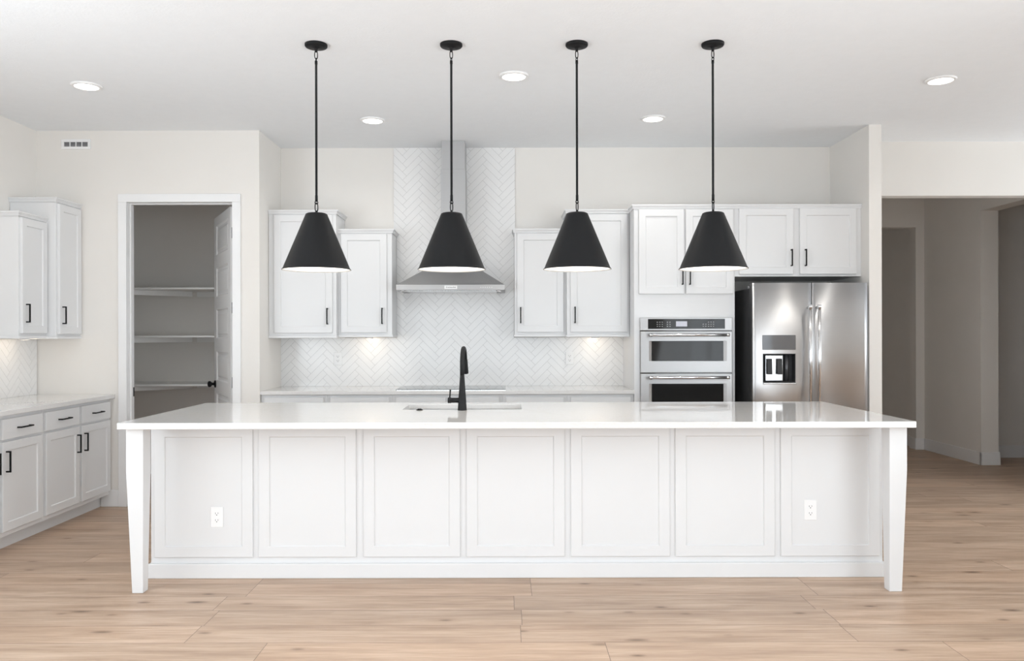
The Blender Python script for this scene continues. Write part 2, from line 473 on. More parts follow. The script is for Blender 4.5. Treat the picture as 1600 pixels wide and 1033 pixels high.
for z in (2.235, 1.615, 0.995, 0.30):
    bm = bmesh.new(); tube(bm, [(-2.268, YP+0.130, z-0.045), (-2.268, YP+0.130, z+0.045)], 0.0075, 12)
    box(bm, -2.266, -2.2185, YP+0.1205, YP+0.1235, z-0.044, z+0.044)
    obj('hinge', bm, 'black', door)

# ------------------------------------------------------------------ cabinets
def crown_bm(x0, x1, yf, yb, z0, z1, le, re, out=0.020):
    """Sloped crown with a flat cap; le/re say which ends are open and mitred."""
    zc = z1 - 0.010
    def rect(o): return (x0-(o if le else 0), x1+(o if re else 0), yf-o, yb)
    bm = bmesh.new()
    frustum(bm, rect(0.008), z0, rect(0.008), z0+0.006)
    frustum(bm, rect(0.008), z0+0.006, rect(out-0.005), zc)
    frustum(bm, rect(out), zc, rect(out), z1)
    return bm

def swap(bm):
    """Turn a mesh built facing -y (x along) to face +x: (x, y) -> (-y, x)."""
    for v in bm.verts: v.co = Vector((-v.co.y, v.co.x, v.co.z))
    return bm

def upper(name_label, x0, x1, yf, yb, z0, z1, doors, le, re, side='F', group='white wall cabinets'):
    """Wall cabinet. doors: list of (dx0, dx1, dz0, dz1, hx, hz). Built facing -y, then turned if side == 'R'."""
    turn = (lambda b: b) if side == 'F' else swap
    lo = Vector(((x0+x1)/2, yb, z0)) if side == 'F' else Vector((-yb, (x0+x1)/2, z0))
    t = thing('wall_cabinet', name_label, 'cabinet', lo, group)
    obj('body', turn(B((x0, x1, yf, yb-0.001, z0+0.02, z1-0.034))), 'cabinet', t, bevel=0.0015)
    obj('crown_molding', turn(crown_bm(x0, x1, yf, yb, z1-0.034, z1, le, re)), 'cabinet', t)
    obj('light_rail', turn(B((x0-(0.008 if le else 0), x1+(0.008 if re else 0), yf-0.012, yb, z0, z0+0.02))), 'cabinet', t, bevel=0.003)
    for (a, b, c, d, hx, hz) in doors:
        bm = bmesh.new(); shaker(bm, b-a, d-c, mat=FACE_F(a, yf-0.0195, c))
        dr = obj('door', turn(bm), 'cabinet', t)
        bm = bmesh.new(); pull(bm, 0.137, FACE_F(hx, yf-0.0195, hz))
        obj('handle', turn(bm), 'black', dr, bevel=0.0012).__setitem__('label', 'black bar pull')
    return t

GU = 'white shaker wall cabinets'
ZU = 1.362
YC = YB - 0.0015             # backs stand just off the wall
YT, YS = 6.685, 6.76          # face of the deep tall units, of the shallow short ones
upper('tall white wall cabinet in the corner left of the range hood, behind the first pendant', -2.000, -1.432, YT, YC, ZU, 2.44,
      [(-1.950, -1.462, 1.405, 2.398, -1.500, 1.545)], False, True, group=GU)
upper('short white wall cabinet beside the herringbone panel, left of the range hood', -1.4315, -0.972, YS, YC, ZU+0.006, 2.288,
      [(-1.405, -1.015, 1.408, 2.246, -1.052, 1.548)], False, True, group=GU)
upper('short white wall cabinet beside the herringbone panel, right of the range hood', 0.072, 0.5115, YS, YC, ZU+0.006, 2.288,
      [(0.094, 0.488, 1.408, 2.246, 0.123, 1.552)], True, False, group=GU)
upper('tall white wall cabinet behind the third pendant, next to the oven tower', 0.512, 1.0375, YT, YC, ZU+0.004, 2.44,
      [(0.541, 1.020, 1.408, 2.398, 0.577, 1.552)], True, False, group=GU)
upper('taller white wall cabinet on the left wall, against the pantry wall', 6.092, YP, 3.456, 3.8105, ZU, 2.447,
      [(6.112, 6.425, 1.40, 2.405, 6.148, 1.545)], True, False, 'R', group=GU)
upper('shorter white wall cabinet on the left wall, in front of the taller one', 5.745, 6.0915, 3.532, 3.8105, ZU+0.004, 2.29,
      [(5.765, 6.078, 1.405, 2.248, 5.808, 1.552)], True, False, 'R', group=GU)

# --- oven tower and the cabinet over the refrigerator
TX0, TX1, TY = 1.040, 1.857, 6.45
t = thing('oven_cabinet', 'tall white oven tower cabinet with two doors above the built-in ovens', 'cabinet', ((TX0+TX1)/2, YC, 0))
obj('body', B((TX0, 1.096, TY, YC, 0.10, 2.406), (1.816, TX1, TY, YC, 0.0, 2.406), (1.096, 1.816, TY, YC, 1.516, 2.406), (1.096, 1.816, TY, YC, 0.10, 0.42), (1.096, 1.816, 7.03, YC, 0.42, 1.516)), 'cabinet', t)
obj('toe_kick', B((TX0, 1.816, TY+0.07, YC, 0, 0.10)), 'cabinet', t)
bm = crown_bm(TX0, TX1, TY, 6.645, 2.406, 2.44, True, False)
box(bm, TX0, TX1, 6.645, YC, 2.406, 2.44)
obj('crown_molding', bm, 'cabinet', t)
for a, b, hx in ((1.077, 1.443, 1.427), (1.459, 1.841, 1.487)):
    bm = bmesh.new(); shaker(bm, b-a, 2.400-1.715, mat=FACE_F(a, TY-0.0195, 1.715)); dr = obj('door', bm, 'cabinet', t)
    bm = bmesh.new(); pull(bm, 0.137, FACE_F(hx, TY-0.0195, 1.856)); obj('handle', bm, 'black', dr, bevel=0.0012)
bm = bmesh.new(); slab(bm, 1.841-1.077, 0.26, mat=FACE_F(1.077, TY-0.0195, 0.135)); dr = obj('drawer', bm, 'cabinet', t, bevel=0.0015)
bm = bmesh.new(); pull(bm, 0.137, FACE_F(1.459, TY-0.0195, 0.30) @ LIE); obj('handle', bm, 'black', dr, bevel=0.0012)

t = thing('fridge_cabinet', 'wide white two-door cabinet above the refrigerator', 'cabinet', (2.366, YC, 1.855))
obj('body', B((TX1+0.0005, 2.8845, TY, YC, 1.855, 2.406)), 'cabinet', t)
obj('crown_molding', crown_bm(TX1+0.0005, 2.8845, TY, YC, 2.406, 2.44, False, False), 'cabinet', t)
for a, b, hx in ((1.891, 2.328, 2.310), (2.382, 2.840, 2.424)):
    bm = bmesh.new(); shaker(bm, b-a, 2.405-1.873, mat=FACE_F(a, TY-0.0195, 1.873)); dr = obj('door', bm, 'cabinet', t)
    bm = bmesh.new(); pull(bm, 0.137, FACE_F(hx, TY-0.0195, 2.005)); obj('handle', bm, 'black', dr, bevel=0.0012)

# --- base cabinets
def base_unit(label, x0, x1, yf, yb, top, nd, side='F', drawers=True, hinge=None, group=None, toe=0.10, stile=0.022):
    turn = (lambda b: b) if side == 'F' else swap
    lo = Vector(((x0+x1)/2, yb, 0)) if side == 'F' else Vector((-yb, (x0+x1)/2, 0))
    t = thing('base_cabinet', label, 'cabinet', lo, group)
    obj('body', turn(B((x0, x1, yf, yb, toe, top))), 'cabinet', t, bevel=0.0015)
    obj('toe_kick', turn(B((x0, x1, yf+0.075, yb, 0, toe))), 'cabinet', t)
    wd = (x1-x0-2*stile-(nd-1)*0.032)/nd
    for i in range(nd):
        a = x0+stile+i*(wd+0.032)
        zt = top-0.024
        bm = bmesh.new(); slab(bm, wd, 0.132, mat=FACE_F(a, yf-0.0195, zt-0.132)); dr = obj('drawer', turn(bm), 'cabinet', t, bevel=0.002)
        bm = bmesh.new(); pull(bm, 0.137, FACE_F(a+wd/2, yf-0.0195, zt-0.066) @ LIE); obj('handle', turn(bm), 'black', dr, bevel=0.0012)
        bm = bmesh.new(); shaker(bm, wd, zt-0.148-(toe+0.034), mat=FACE_F(a, yf-0.0195, toe+0.034)); dr = obj('door', turn(bm), 'cabinet', t)
        hx = a+wd-0.034 if (nd == 2 and i == 0) or (nd == 1 and hinge == 'l') else a+0.034
        bm = bmesh.new(); pull(bm, 0.137, FACE_F(hx, yf-0.0195, zt-0.148-0.125)); obj('handle', turn(bm), 'black', dr, bevel=0.0012)
    return t

base_unit('white two-door base cabinet on the left wall, against the pantry wall', 5.498, YP-0.0005, 3.220, 3.8105, 0.878, 2, 'R', group='white base cabinets on the left wall')
base_unit('white base cabinet on the left wall cut off by the left edge of the photo', 4.555, 5.4975, 3.220, 3.8105, 0.878, 2, 'R', group='white base cabinets on the left wall')
GB = 'white base cabinets along the back wall'
bx = [-2.000, -1.459, -0.927, -0.031, 0.495, 1.0395]
bl = ['white base cabinet under the back counter, in the corner by the pantry', 'white base cabinet under the back counter, just left of the cooktop',
      'wide white base cabinet directly under the cooktop', 'white base cabinet under the back counter, just right of the cooktop', 'white base cabinet under the back counter, beside the oven tower']
for i in range(5):
    base_unit(bl[i], bx[i], bx[i+1]-0.0005, 6.475, YC, 0.902, 2 if i == 2 else 1, hinge='l' if i % 2 else 'r', group=GB, stile=0.028)

# --- worktops on the walls
ct = obj('countertop', B((-2.0015, 1.0395, 6.440, YB, 0.902, 0.932)), 'quartz', bevel=0.003)
tag(ct, 'long white quartz countertop along the back wall under the herringbone tile', 'countertop')
ct = obj('countertop', B((XL+0.0005, -3.176, 4.53, YP-0.0005, 0.878, 0.912)), 'quartz', bevel=0.003)
tag(ct, 'white quartz countertop on the left wall cabinets', 'countertop')

# --- herringbone tile
def clip(poly, r):
    for ax, lim, sg in ((0, r[0], 1), (0, r[1], -1), (1, r[2], 1), (1, r[3], -1)):
        out = []
        for i in range(len(poly)):
            a, b = poly[i-1], poly[i]
            ia, ib = sg*(a[ax]-lim) >= 0, sg*(b[ax]-lim) >= 0
            if ia != ib:
                t = (lim-a[ax])/(b[ax]-a[ax])
                out.append((a[0]+t*(b[0]-a[0]), a[1]+t*(b[1]-a[1])))
            if ib: out.append(b)
        poly = out
        if not poly: return []
    return poly

def herringbone(regions, u0, v0, L=0.2013, Wd=0.0517, g=0.0010):
    """Tile outlines (u, v) clipped to the regions; u0, v0 set where a valley of the zigzag falls."""
    res = []; s2 = math.sqrt(2)
    lo_u = min(r[0] for r in regions); hi_u = max(r[1] for r in regions); lo_v = min(r[2] for r in regions); hi_v = max(r[3] for r in regions)
    per = L*s2
    for j in range(int((lo_u-u0)/per)-2, int((hi_u-u0)/per)+3):
        for k in range(int((lo_v-v0)/(Wd*s2))-8, int((hi_v-v0)/(Wd*s2))+8):
            for kind in (0, 1):
                if kind == 0: x0, x1, y0, y1 = k*Wd, k*Wd+L, k*Wd, (k+1)*Wd
                else: x0, x1, y0, y1 = k*Wd, (k+1)*Wd, (k+1)*Wd, (k+1)*Wd+L
                x0 += g; y0 += g; x1 -= g; y1 -= g
                q = [((x-y)/s2 + u0 + j*per, (x+y)/s2 + v0) for x, y in ((x0, y0), (x1, y0), (x1, y1), (x0, y1))]
                for r in regions:
                    p = clip(q, r)
                    if len(p) >= 3: res.append(p)
    return res

def tile_wall(name, regions, place, u0, v0, label, edge):
    """Grout bed with the tiles standing 5 mm proud of it; place(u, v, d) maps to the room, d = height off the wall."""
    bm = bmesh.new()
    for p in herringbone(regions, u0, v0):
        f = [bm.verts.new(place(u, v, 0.0080)) for u, v in p]; b = [bm.verts.new(place(u, v, 0.003)) for u, v in p]
        bm.faces.new(f)
        for i in range(len(p)): bm.faces.new((f[i-1], f[i], b[i], b[i-1]))
    gb_ = bmesh.new()
    for (a, b, c, d) in regions:
        P0 = place(a, c, 0.0); P1 = place(b, d, 0.0070)
        box(gb_, min(P0[0], P1[0]), max(P0[0], P1[0]), min(P0[1], P1[1]), max(P0[1], P1[1]), c, d)
    t = thing(name, label, 'backsplash', place((regions[0][0]+regions[0][1])/2, regions[0][2], 0.0))
    obj('grout_bed', gb_, 'grout', t)
    obj('tile_field', bm, 'tile', t)
    return t
tile_wall('tile_backsplash', [(-2.0015, 1.0395, 0.9325, 1.3615), (-0.971, 0.071, 1.3615, 2.2885), (-0.997, 0.081, 2.2885, 3.0495)], lambda u, v, d: (u, YB-0.0005-d, v), -0.597, 0.02,
          'white herringbone tile backsplash behind the cooktop, running up to the ceiling', None)
tile_wall('tile_backsplash', [(4.53, 6.431, 0.9125, 1.361)], lambda u, v, d: (XL+0.0005+d, u, v), 0.1, 0.01,
          'white tile backsplash on the left wall above its counter', None)

# ------------------------------------------------------------------ island
IZ = 0.924
t = thing('kitchen_island', 'long white panelled kitchen island base with two tapered legs', 'island', (0.054, 4.97, 0))
obj('body', B((-2.034, 2.150, 4.5410, 4.57, 0.0, 0.890), (-2.034, -2.014, 4.57, 5.39, 0.0, 0.890), (2.130, 2.150, 4.57, 5.39, 0.0, 0.890), (-2.014, 2.130, 5.37, 5.39, 0.1, 0.890), (-2.014, 2.130, 4.57, 5.30, 0.0, 0.1)), 'cabinet', t)
obj('baseboard', B((-2.046, 2.162, 4.520, 4.5405, 0, 0.084), (-2.046, -2.0345, 4.549, 5.32, 0, 0.084), (2.1505, 2.162, 4.549, 5.32, 0, 0.084)), 'cabinet', t, bevel=0.004)
px = [(-2.013, -1.450), (-1.416, -0.860), (-0.817, -0.266), (-0.229, 0.331), (0.367, 0.931), (0.964, 1.531), (1.566, 2.130)]
for a, b in px:
    bm = bmesh.new(); shaker(bm, b-a, 0.867-0.119, th=0.0108, rec=0.007, mat=FACE_F(a, 4.530, 0.119), fr=0.060); obj('back_panel', bm, 'cabinet', t)
for x0, x1, b0, b1 in ((-2.040, -1.947, -2.016, -1.957), (2.052, 2.147, 2.058, 2.126)):
    bm = bmesh.new()
    y0, y1 = 4.252, 4.345
    m0 = 0.5*(b0+b1); hw = 0.5*(b1-b0)
    frustum(bm, (b0, b1, y0+0.016, y1-0.016), 0.0, (x0, x1, y0, y1), 0.655)
    box(bm, x0, x1, y0, y1, 0.655, 0.890)
    bmesh.ops.remove_doubles(bm, verts=bm.verts, dist=0.0001)
    obj('leg', bm, 'cabinet', t, bevel=0.003)
bm = bmesh.new()
cx_, cy_ = [-2.058, -0.648, 0.095, 2.166], [4.19, 4.925, 5.305, 5.44]
grid = {(i, j, k): bm.verts.new((cx_[i], cy_[j], (IZ-0.034, IZ)[k])) for i in range(4) for j in range(4) for k in range(2)}
for i in range(3):
    for j in range(3):
        if (i, j) == (1, 1): continue
        for k in (0, 1): bm.faces.new([grid[i, j, k], grid[i+1, j, k], grid[i+1, j+1, k], grid[i, j+1, k]])
def wallf(a, b): bm.faces.new([grid[(*a, 0)], grid[(*b, 0)], grid[(*b, 1)], grid[(*a, 1)]])
for i in range(3): wallf((i, 0), (i+1, 0)); wallf((i, 3), (i+1, 3)); wallf((0, i), (0, i+1)); wallf((3, i), (3, i+1))
wallf((1, 1), (2, 1)); wallf((1, 2), (2, 2)); wallf((1, 1), (1, 2)); wallf((2, 1), (2, 2))
ct = obj('countertop', bm, 'quartz', bevel=0.003); tag(ct, 'thick white quartz countertop of the kitchen island, with the sink cut-out', 'countertop')

# sink hung under the cut-out
sx0, sx1, sy0, sy1, sz = -0.655, 0.102, 4.918, 5.312, 0.67
bm = bmesh.new()
def ringr(o, z): return [(sx0-o, sy0-o, z), (sx1+o, sy0-o, z), (sx1+o, sy1+o, z), (sx0-o, sy1+o, z)]
rr = [[bm.verts.new(p) for p in ringr(o, z)] for o, z in ((0.02, IZ-0.0345), (0.0, IZ-0.0345), (-0.006, sz+0.02), (-0.03, sz), )]
out = [[bm.verts.new(p) for p in ringr(o, z)] for o, z in ((0.02, IZ-0.0375), (0.004, IZ-0.0375), (0.0, sz-0.004))]
for L_ in (rr, out):
    for a, b in zip(L_, L_[1:]):
        for k in range(4): bm.faces.new((a[k], a[(k+1) % 4], b[(k+1) % 4], b[k]))
bm.faces.new(rr[-1]); bm.faces.new(out[-1])
for k in range(4): bm.faces.new((rr[0][k], rr[0][(k+1) % 4], out[0][(k+1) % 4], out[0][k]))
s = obj('sink', bm, 'sink', origin=((sx0+sx1)/2, (sy0+sy1)/2, sz)); tag(s, 'single-bowl undermount sink set into the island countertop', 'sink')
bm = bmesh.new(); lathe(bm, [(0.045, 0.0005), (0.045, 0.004), (0.03, 0.006), (0.02, 0.002)], (sx0+sx1)/2, 5.13, sz, 32); obj('drain', bm, 'chrome', s)

# faucet
fx, fy = -0.271, 4.872
t = thing('faucet', 'tall matte black pull-down faucet behind the island sink', 'faucet', (fx, fy, IZ))
bm = bmesh.new(); lathe(bm, [(0.0285, 0.0), (0.0285, 0.004), (0.0275, 0.006), (0.0235, 0.07), (0.0185, 0.14), (0.0140, 0.205), (0.0135, 0.215)], fx, fy, IZ, 36)
obj('base', bm, 'black', t)
bm = bmesh.new()
R = 0.092; zc = IZ+0.392-R-0.0135
dirv = Vector((0.009, 0.185, 0)).normalized()
path = [(fx, fy, IZ+0.212), (fx, fy, IZ+0.25)]
rads = [0.0135, 0.0135]
for i in range(17):
    a = PI*i/16*0.94
    c = Vector((fx, fy, zc)) + dirv*(R - R*math.cos(a)) + Vector((0, 0, R*math.sin(a)))
    path.append(tuple(c)); rads.append(0.0135)
tube(bm, path, rads, 20); obj('spout', bm, 'black', t)
e = Vector(path[-1]); d = (Vector(path[-1])-Vector(path[-2])).normalized()
bm = bmesh.new(); tube(bm, [tuple(e - d*0.004), tuple(e+d*0.004), tuple(e+d*0.03), tuple(e+d*0.075), tuple(e+d*0.09), tuple(e+d*0.092)], [0.0145, 0.0155, 0.0165, 0.0185, 0.019, 0.0165], 20); obj('spray_head', bm, 'black', t)
bm = bmesh.new(); hz = 0.985
tube(bm, [(fx-0.012, fy, hz), (fx-0.066, fy, hz)], 0.0155, 20); hv = obj('valve', bm, 'black', t)
bm = bmesh.new(); tube(bm, [(fx-0.0665, fy, hz), (fx-0.069, fy, hz), (fx-0.087, fy, hz), (fx-0.089, fy, hz)], [0.0155, 0.0175, 0.0175, 0.0155], 20)
tube(bm, [(fx-0.077, fy, hz+0.012), (fx-0.073, fy, hz+0.064)], [0.0042, 0.0050], 12); obj('handle', bm, 'black', t)
bm = bmesh.new(); lathe(bm, [(0.020, 0.0), (0.020, 0.003), (0.016, 0.005), (0.013, 0.005), (0.012, 0.009), (0.0, 0.009)], -0.534, 4.880, IZ, 28, cap1=False)
bmesh.ops.remove_doubles(bm, verts=bm.verts, dist=0.0001)
s = obj('air_switch_button', bm, 'black'); tag(s, 'small round black disposal button on the island beside the faucet', 'button')

# ------------------------------------------------------------------ cooktop
t = thing('cooktop', 'flat black glass cooktop reflecting the tile, on the back counter', 'cooktop', (-0.456, 6.73, 0.932))
def rrect(x0, x1, y0, y1, r, n=6):
    pts = []
    for (cx, cy, a0) in ((x1-r, y1-r, 0), (x0+r, y1-r, PI/2), (x0+r, y0+r, PI), (x1-r, y0+r, 1.5*PI)):
        for i in range(n+1):
            a = a0 + PI/2*i/n; pts.append((cx+r*math.cos(a), cy+r*math.sin(a)))
    return pts
def prism(bm, pts, z0, z1, top_in=0.0):
    rings(bm, [[(x, y, z0) for x, y in pts], [(x, y, z1) for x, y in pts]])
    for f in bm.faces: f.smooth = False
bm = bmesh.new(); prism(bm, rrect(-0.910, -0.002, 6.493, 6.975, 0.018), 0.932, 0.936); obj('edge_trim', bm, 'chrome', t)
bm = bmesh.new(); prism(bm, rrect(-0.9075, -0.0045, 6.4955, 6.9725, 0.017), 0.936, 0.940); obj('glass_top', bm, 'glass', t)

# ------------------------------------------------------------------ range hood
t = thing('range_hood', 'stainless steel chimney range hood above the cooktop, behind the second pendant', 'hood', (-0.456, 7.05, 1.755))
HX0, HX1, HY0, HYB = -0.911, -0.010, 6.56, 7.051
obj('control_band', B((HX0, HX1, HY0, HYB, 1.757, 1.801)), 'steel', t, bevel=0.002)
bm = bmesh.new(); frustum(bm, (HX0+0.002, HX1-0.002, HY0+0.004, HYB), 1.8012, (-0.556, -0.346, 6.79, HYB), 2.02); obj('canopy', bm, 'steel_hood', t, bevel=0.002)
obj('chimney', B((-0.556, -0.346, 6.79, HYB, 2.0205, 2.805)), 'steel', t, bevel=0.002)
obj('chimney_extension', B((-0.552, -0.350, 6.794, HYB, 2.8055, 3.0495)), 'steel', t, bevel=0.002)
bm = bmesh.new()
box(bm, HX0+0.07, HX1-0.07, HY0+0.05, HYB-0.03, 1.754, 1.7567); obj('filter', bm, 'chrome', t)
for x0 in (HX0+0.052, HX1-0.052):
    bm = bmesh.new(); lathe(bm, [(0.018, 0), (0.022, 0.006), (0.022, 0.0128)], x0, HY0+0.035, 1.744, 20); obj('hood_lamp', bm, 'chrome', t)
for i in range(6): obj('control_button', B((-0.212+i*0.018, -0.206+i*0.018, HY0-0.0015, HY0+0.001, 1.776, 1.782)), 'legend', t)
pl = obj('name_plate', B((-0.510, -0.405, HY0-0.0012, HY0+0.001, 1.766, 1.793)), 'plastic', t)
cu = bpy.data.curves.new('lettering', 'FONT'); cu.body = '\u25a0KitchenAid'.replace('\u25a0', ''); cu.size = 0.0185; cu.align_x = 'CENTER'; cu.align_y = 'CENTER'; cu.extrude = 0.0002
tmp = bpy.data.objects.new('tmp_lettering', cu); C.objects.link(tmp)
bpy.context.view_layer.update()
me = bpy.data.meshes.new_from_object(tmp.evaluated_get(bpy.context.evaluated_depsgraph_get()))
bpy.data.objects.remove(tmp); bpy.data.curves.remove(cu)
bm = bmesh.new(); bm.from_mesh(me); bpy.data.meshes.remove(me)
bmesh.ops.transform(bm, matrix=Matrix.Translation((-0.4565, HY0-0.0016, 1.7795)) @ Matrix.Rotation(PI/2, 4, 'X'), verts=bm.verts)
obj('lettering', bm, 'slot', pl)

# ------------------------------------------------------------------ built-in ovens
OX0, OX1, OY = 1.084, 1.828, 6.415
t = thing('wall_oven', 'stainless steel double wall oven with microwave door over oven door', 'oven', (1.456, 7.0, 0.42))
obj('body', B((1.1, 1.812, OY+0.032, 7.02, 0.4205, 1.5155)), 'dark_steel', t)
cp = obj('control_panel', B((OX0, OX1, OY, OY+0.0315, 1.418, 1.522)), 'steel', t, bevel=0.003)
obj('touch_panel', B((1.146, 1.768, OY-0.002, OY+0.001, 1.431, 1.511)), 'oven_glass', cp)
obj('display', B((1.372, 1.462, OY-0.003, OY-0.0015, 1.450, 1.492)), 'screen', cp)
for gx, cols, rows in ((1.216, 3, 3), (1.298, 2, 3), (1.588, 2, 2), (1.630, 3, 3)):
    for c_ in range(cols):
        for r_ in range(rows):
            obj('key_mark', B((gx+c_*0.020, gx+c_*0.020+0.010, OY-0.0028, OY-0.0015, 1.450+r_*0.017, 1.4525+r_*0.017)), 'legend', cp)

def framed_door(name, z0, z1, wx0, wx1, wz0, wz1):
    """Oven door with a window cut through the steel face and polished reveals."""
    bm = bmesh.new()
    y0, y1 = OY, OY+0.0315
    e = 0.004
    of = [(OX0+e, y0, z0+e), (OX1-e, y0, z0+e), (OX1-e, y0, z1-e), (OX0+e, y0, z1-e)]
    om = [(OX0, y0+e, z0), (OX1, y0+e, z0), (OX1, y0+e, z1), (OX0, y0+e, z1)]
    ob = [(OX0, y1, z0), (OX1, y1, z0), (OX1, y1, z1), (OX0, y1, z1)]
    g = 0.026
    wf = [(wx0-g, y0, wz0), (wx1+g, y0, wz0), (wx1+g, y0, wz1), (wx0-g, y0, wz1)]
    wr = [(wx0, y0+0.011, wz0+0.002), (wx1, y0+0.011, wz0+0.002), (wx1, y0+0.011, wz1-0.002), (wx0, y0+0.011, wz1-0.002)]
    L_ = [[bm.verts.new(p) for p in r] for r in (ob, om, of, wf, wr)]
    bm.faces.new(L_[0][::-1])
    for a, b in zip(L_, L_[1:]):
        for k in range(4): bm.faces.new((a[k], a[(k+1) % 4], b[(k+1) % 4], b[k]))
    bm.faces.new(L_[-1])
    d = obj(name, bm, 'steel', t)
    obj('window', B((wx0, wx1, y0+0.008, y0+0.0105, wz0+0.002, wz1-0.002)), 'oven_glass', d)
    hz = z1 - 0.030
    bm = bmesh.new()
    tube(bm, [(1.146, OY-0.052, hz), (1.790, OY-0.052, hz)], 0.0115, 18)
    for hx in (1.166, 1.770): tube(bm, [(hx, OY-0.05, hz), (hx, OY-0.0005, hz)], 0.009, 12)
    h = obj('handle', bm, 'chrome', d)
    for hx in (1.146, 1.768):
        bm = bmesh.new(); tube(bm, [(hx, OY-0.052, hz), (hx+0.022, OY-0.052, hz)], 0.0135, 18); obj('handle_collar', bm, 'chrome', d)
    return d
framed_door('microwave_door', 1.076, 1.411, 1.179, 1.757, 1.170, 1.333)
framed_door('oven_door', 0.425, 1.069, 1.179, 1.757, 0.60, 0.988)
obj('vent_strip', B((OX0, OX1, OY+0.006, OY+0.0315, 1.0695, 1.0755), (OX0, OX1, OY+0.006, OY+0.0315, 1.4115, 1.4175)), 'glass', t)

# ------------------------------------------------------------------ refrigerator
RX0, RX1, RS, RY, RZ = 1.944, 2.854, 2.414, 6.262, 1.791
t = thing('refrigerator', 'stainless steel french-door refrigerator with an ice and water dispenser', 'refrigerator', (2.4, 7.0, 0))
obj('body', B((RX0+0.004, RX1-0.004, RY+0.085, 7.03, 0.02, 1.752)), 'dark_steel', t, bevel=0.004)
obj('base_grille', B((RX0+0.02, RX1-0.02, RY+0.06, RY+0.0845, 0.0, 0.085)), 'dark_steel', t)
for hx in (RX0+0.035, RX1-0.035):
    obj('hinge_cover', B((hx-0.03, hx+0.03, RY+0.086, RY+0.15, 1.7525, 1.775)), 'grey_plastic', t, bevel=0.006)
def curved_door(name, x0, x1, z0, z1, hole=None, bulge=0.009):
    """Steel door with a softly bowed face, rounded side edges and an optional opening."""
    bm = bmesh.new()
    xs = sorted(set([x0+0.0005+(x1-x0-0.001)*i/16 for i in range(17)] + ([hole[0], hole[1]] if hole else [])))
    zs = [z0, z1] if not hole else [z0, hole[2], hole[3], z1]
    def yy(x):
        u = (x-(x0+x1)/2)/((x1-x0)/2)
        return RY + bulge*abs(u)**2.4
    V = {}
    for i, x in enumerate(xs):
        for j, z in enumerate(zs): V[i, j] = bm.verts.new((x, yy(x), z))
    for i in range(len(xs)-1):
        for j in range(len(zs)-1):
            if hole and j == 1 and hole[0]-1e-6 <= xs[i] and xs[i+1] <= hole[1]+1e-6: continue
            f = bm.faces.new((V[i, j], V[i+1, j], V[i+1, j+1], V[i, j+1])); f.smooth = True
    yb = RY+0.08
    nb = len(xs)-1
    bk = {}
    for i in range(len(xs)):
        for j in (0, len(zs)-1): bk[i, j] = bm.verts.new((xs[i], yb, zs[j]))
    for i in range(nb):
        for j in (0, len(zs)-1): bm.faces.new((V[i, j], V[i+1, j], bk[i+1, j], bk[i, j]))
        bm.faces.new((bk[i, 0], bk[i+1, 0], bk[i+1, len(zs)-1], bk[i, len(zs)-1]))
    for i in (0, nb):
        bm.faces.new([V[i, j] for j in range(len(zs))] + [bk[i, len(zs)-1], bk[i, 0]])
    return obj(name, bm, 'steel_v', t)
DX0, DX1, DZ0, DZ1 = 2.025, 2.283, 1.003, 1.232
ld = curved_door('door', RX0, RS-0.003, 0.72, RZ, (DX0, DX1, DZ0, DZ1))
rd = curved_door('door', RS+0.003, RX1, 0.72, RZ)
fz = curved_door('freezer_drawer', RX0, RX1, 0.095, 0.712)
def bar_handle(par, p0, p1, off):
    a, b = Vector(p0), Vector(p1); dv = (b-a).normalized()
    bm = bmesh.new(); tube(bm, [tuple(a), tuple(b)], 0.0125, 20)
    for q in (a+dv*0.02, b-dv*0.02): tube(bm, [tuple(q), (q.x, RY+off, q.z)], 0.010, 14)
    h = obj('handle', bm, 'chrome', par)
    for q in (a, b-dv*0.028):
        bm = bmesh.new(); tube(bm, [tuple(q-dv*0.0015), tuple(q+dv*0.0295)], 0.0148, 20)
        obj('end_collar', bm, 'chrome', h)
bar_handle(ld, (2.379, RY-0.058, 0.80), (2.379, RY-0.058, 1.615), 0.0)
bar_handle(rd, (2.449, RY-0.058, 0.80), (2.449, RY-0.058, 1.615), 0.0)
bar_handle(fz, (RX0+0.08, RY-0.058, 0.64), (RX1-0.08, RY-0.058, 0.64), 0.0)
# dispenser in the left door
yd = RY+0.0005
obj('dispenser_display', B((2.022, 2.284, RY-0.004, RY+0.009, 1.263, 1.379)), 'lcd', ld, bevel=0.003)
ds = obj('dispenser_recess', B((DX0, DX0+0.004, RY+0.003, RY+0.07, DZ0, DZ1), (DX1-0.004, DX1, RY+0.003, RY+0.07, DZ0, DZ1), (DX0+0.004, DX1-0.004, RY+0.003, RY+0.07, DZ1-0.004, DZ1),
              (DX0+0.004, DX1-0.004, RY+0.003, RY+0.07, DZ0, DZ0+0.006), (DX0+0.004, DX1-0.004, RY+0.066, RY+0.07, DZ0+0.006, DZ1-0.004)), 'rubber', ld)
obj('bracket', B((DX0+0.030, DX0+0.168, RY+0.030, RY+0.0655, DZ0+0.012, DZ1-0.012)), 'chrome', ds, bevel=0.004)
for x0 in (DX0+0.036, DX0+0.116):
    bm = bmesh.new(); vs = box(bm, x0, x0+0.040, RY+0.010, RY+0.018, DZ0+0.065, DZ1-0.040)
    for v in vs[:4]: v.co.y -= 0.008
    obj('paddle', bm, 'rubber', ds, bevel=0.003)
bm = bmesh.new(); tube(bm, [(DX0+0.205, RY+0.055, DZ0+0.006), (DX0+0.205, RY+0.055, DZ1-0.005)], 0.020, 20); obj('water_column', bm, 'dark_steel', ds)
obj('drip_tray', B((DX0-0.001, DX1+0.001, RY-0.014, RY+0.060, DZ0-0.012, DZ0-0.0002)), 'chrome', ds, bevel=0.004)

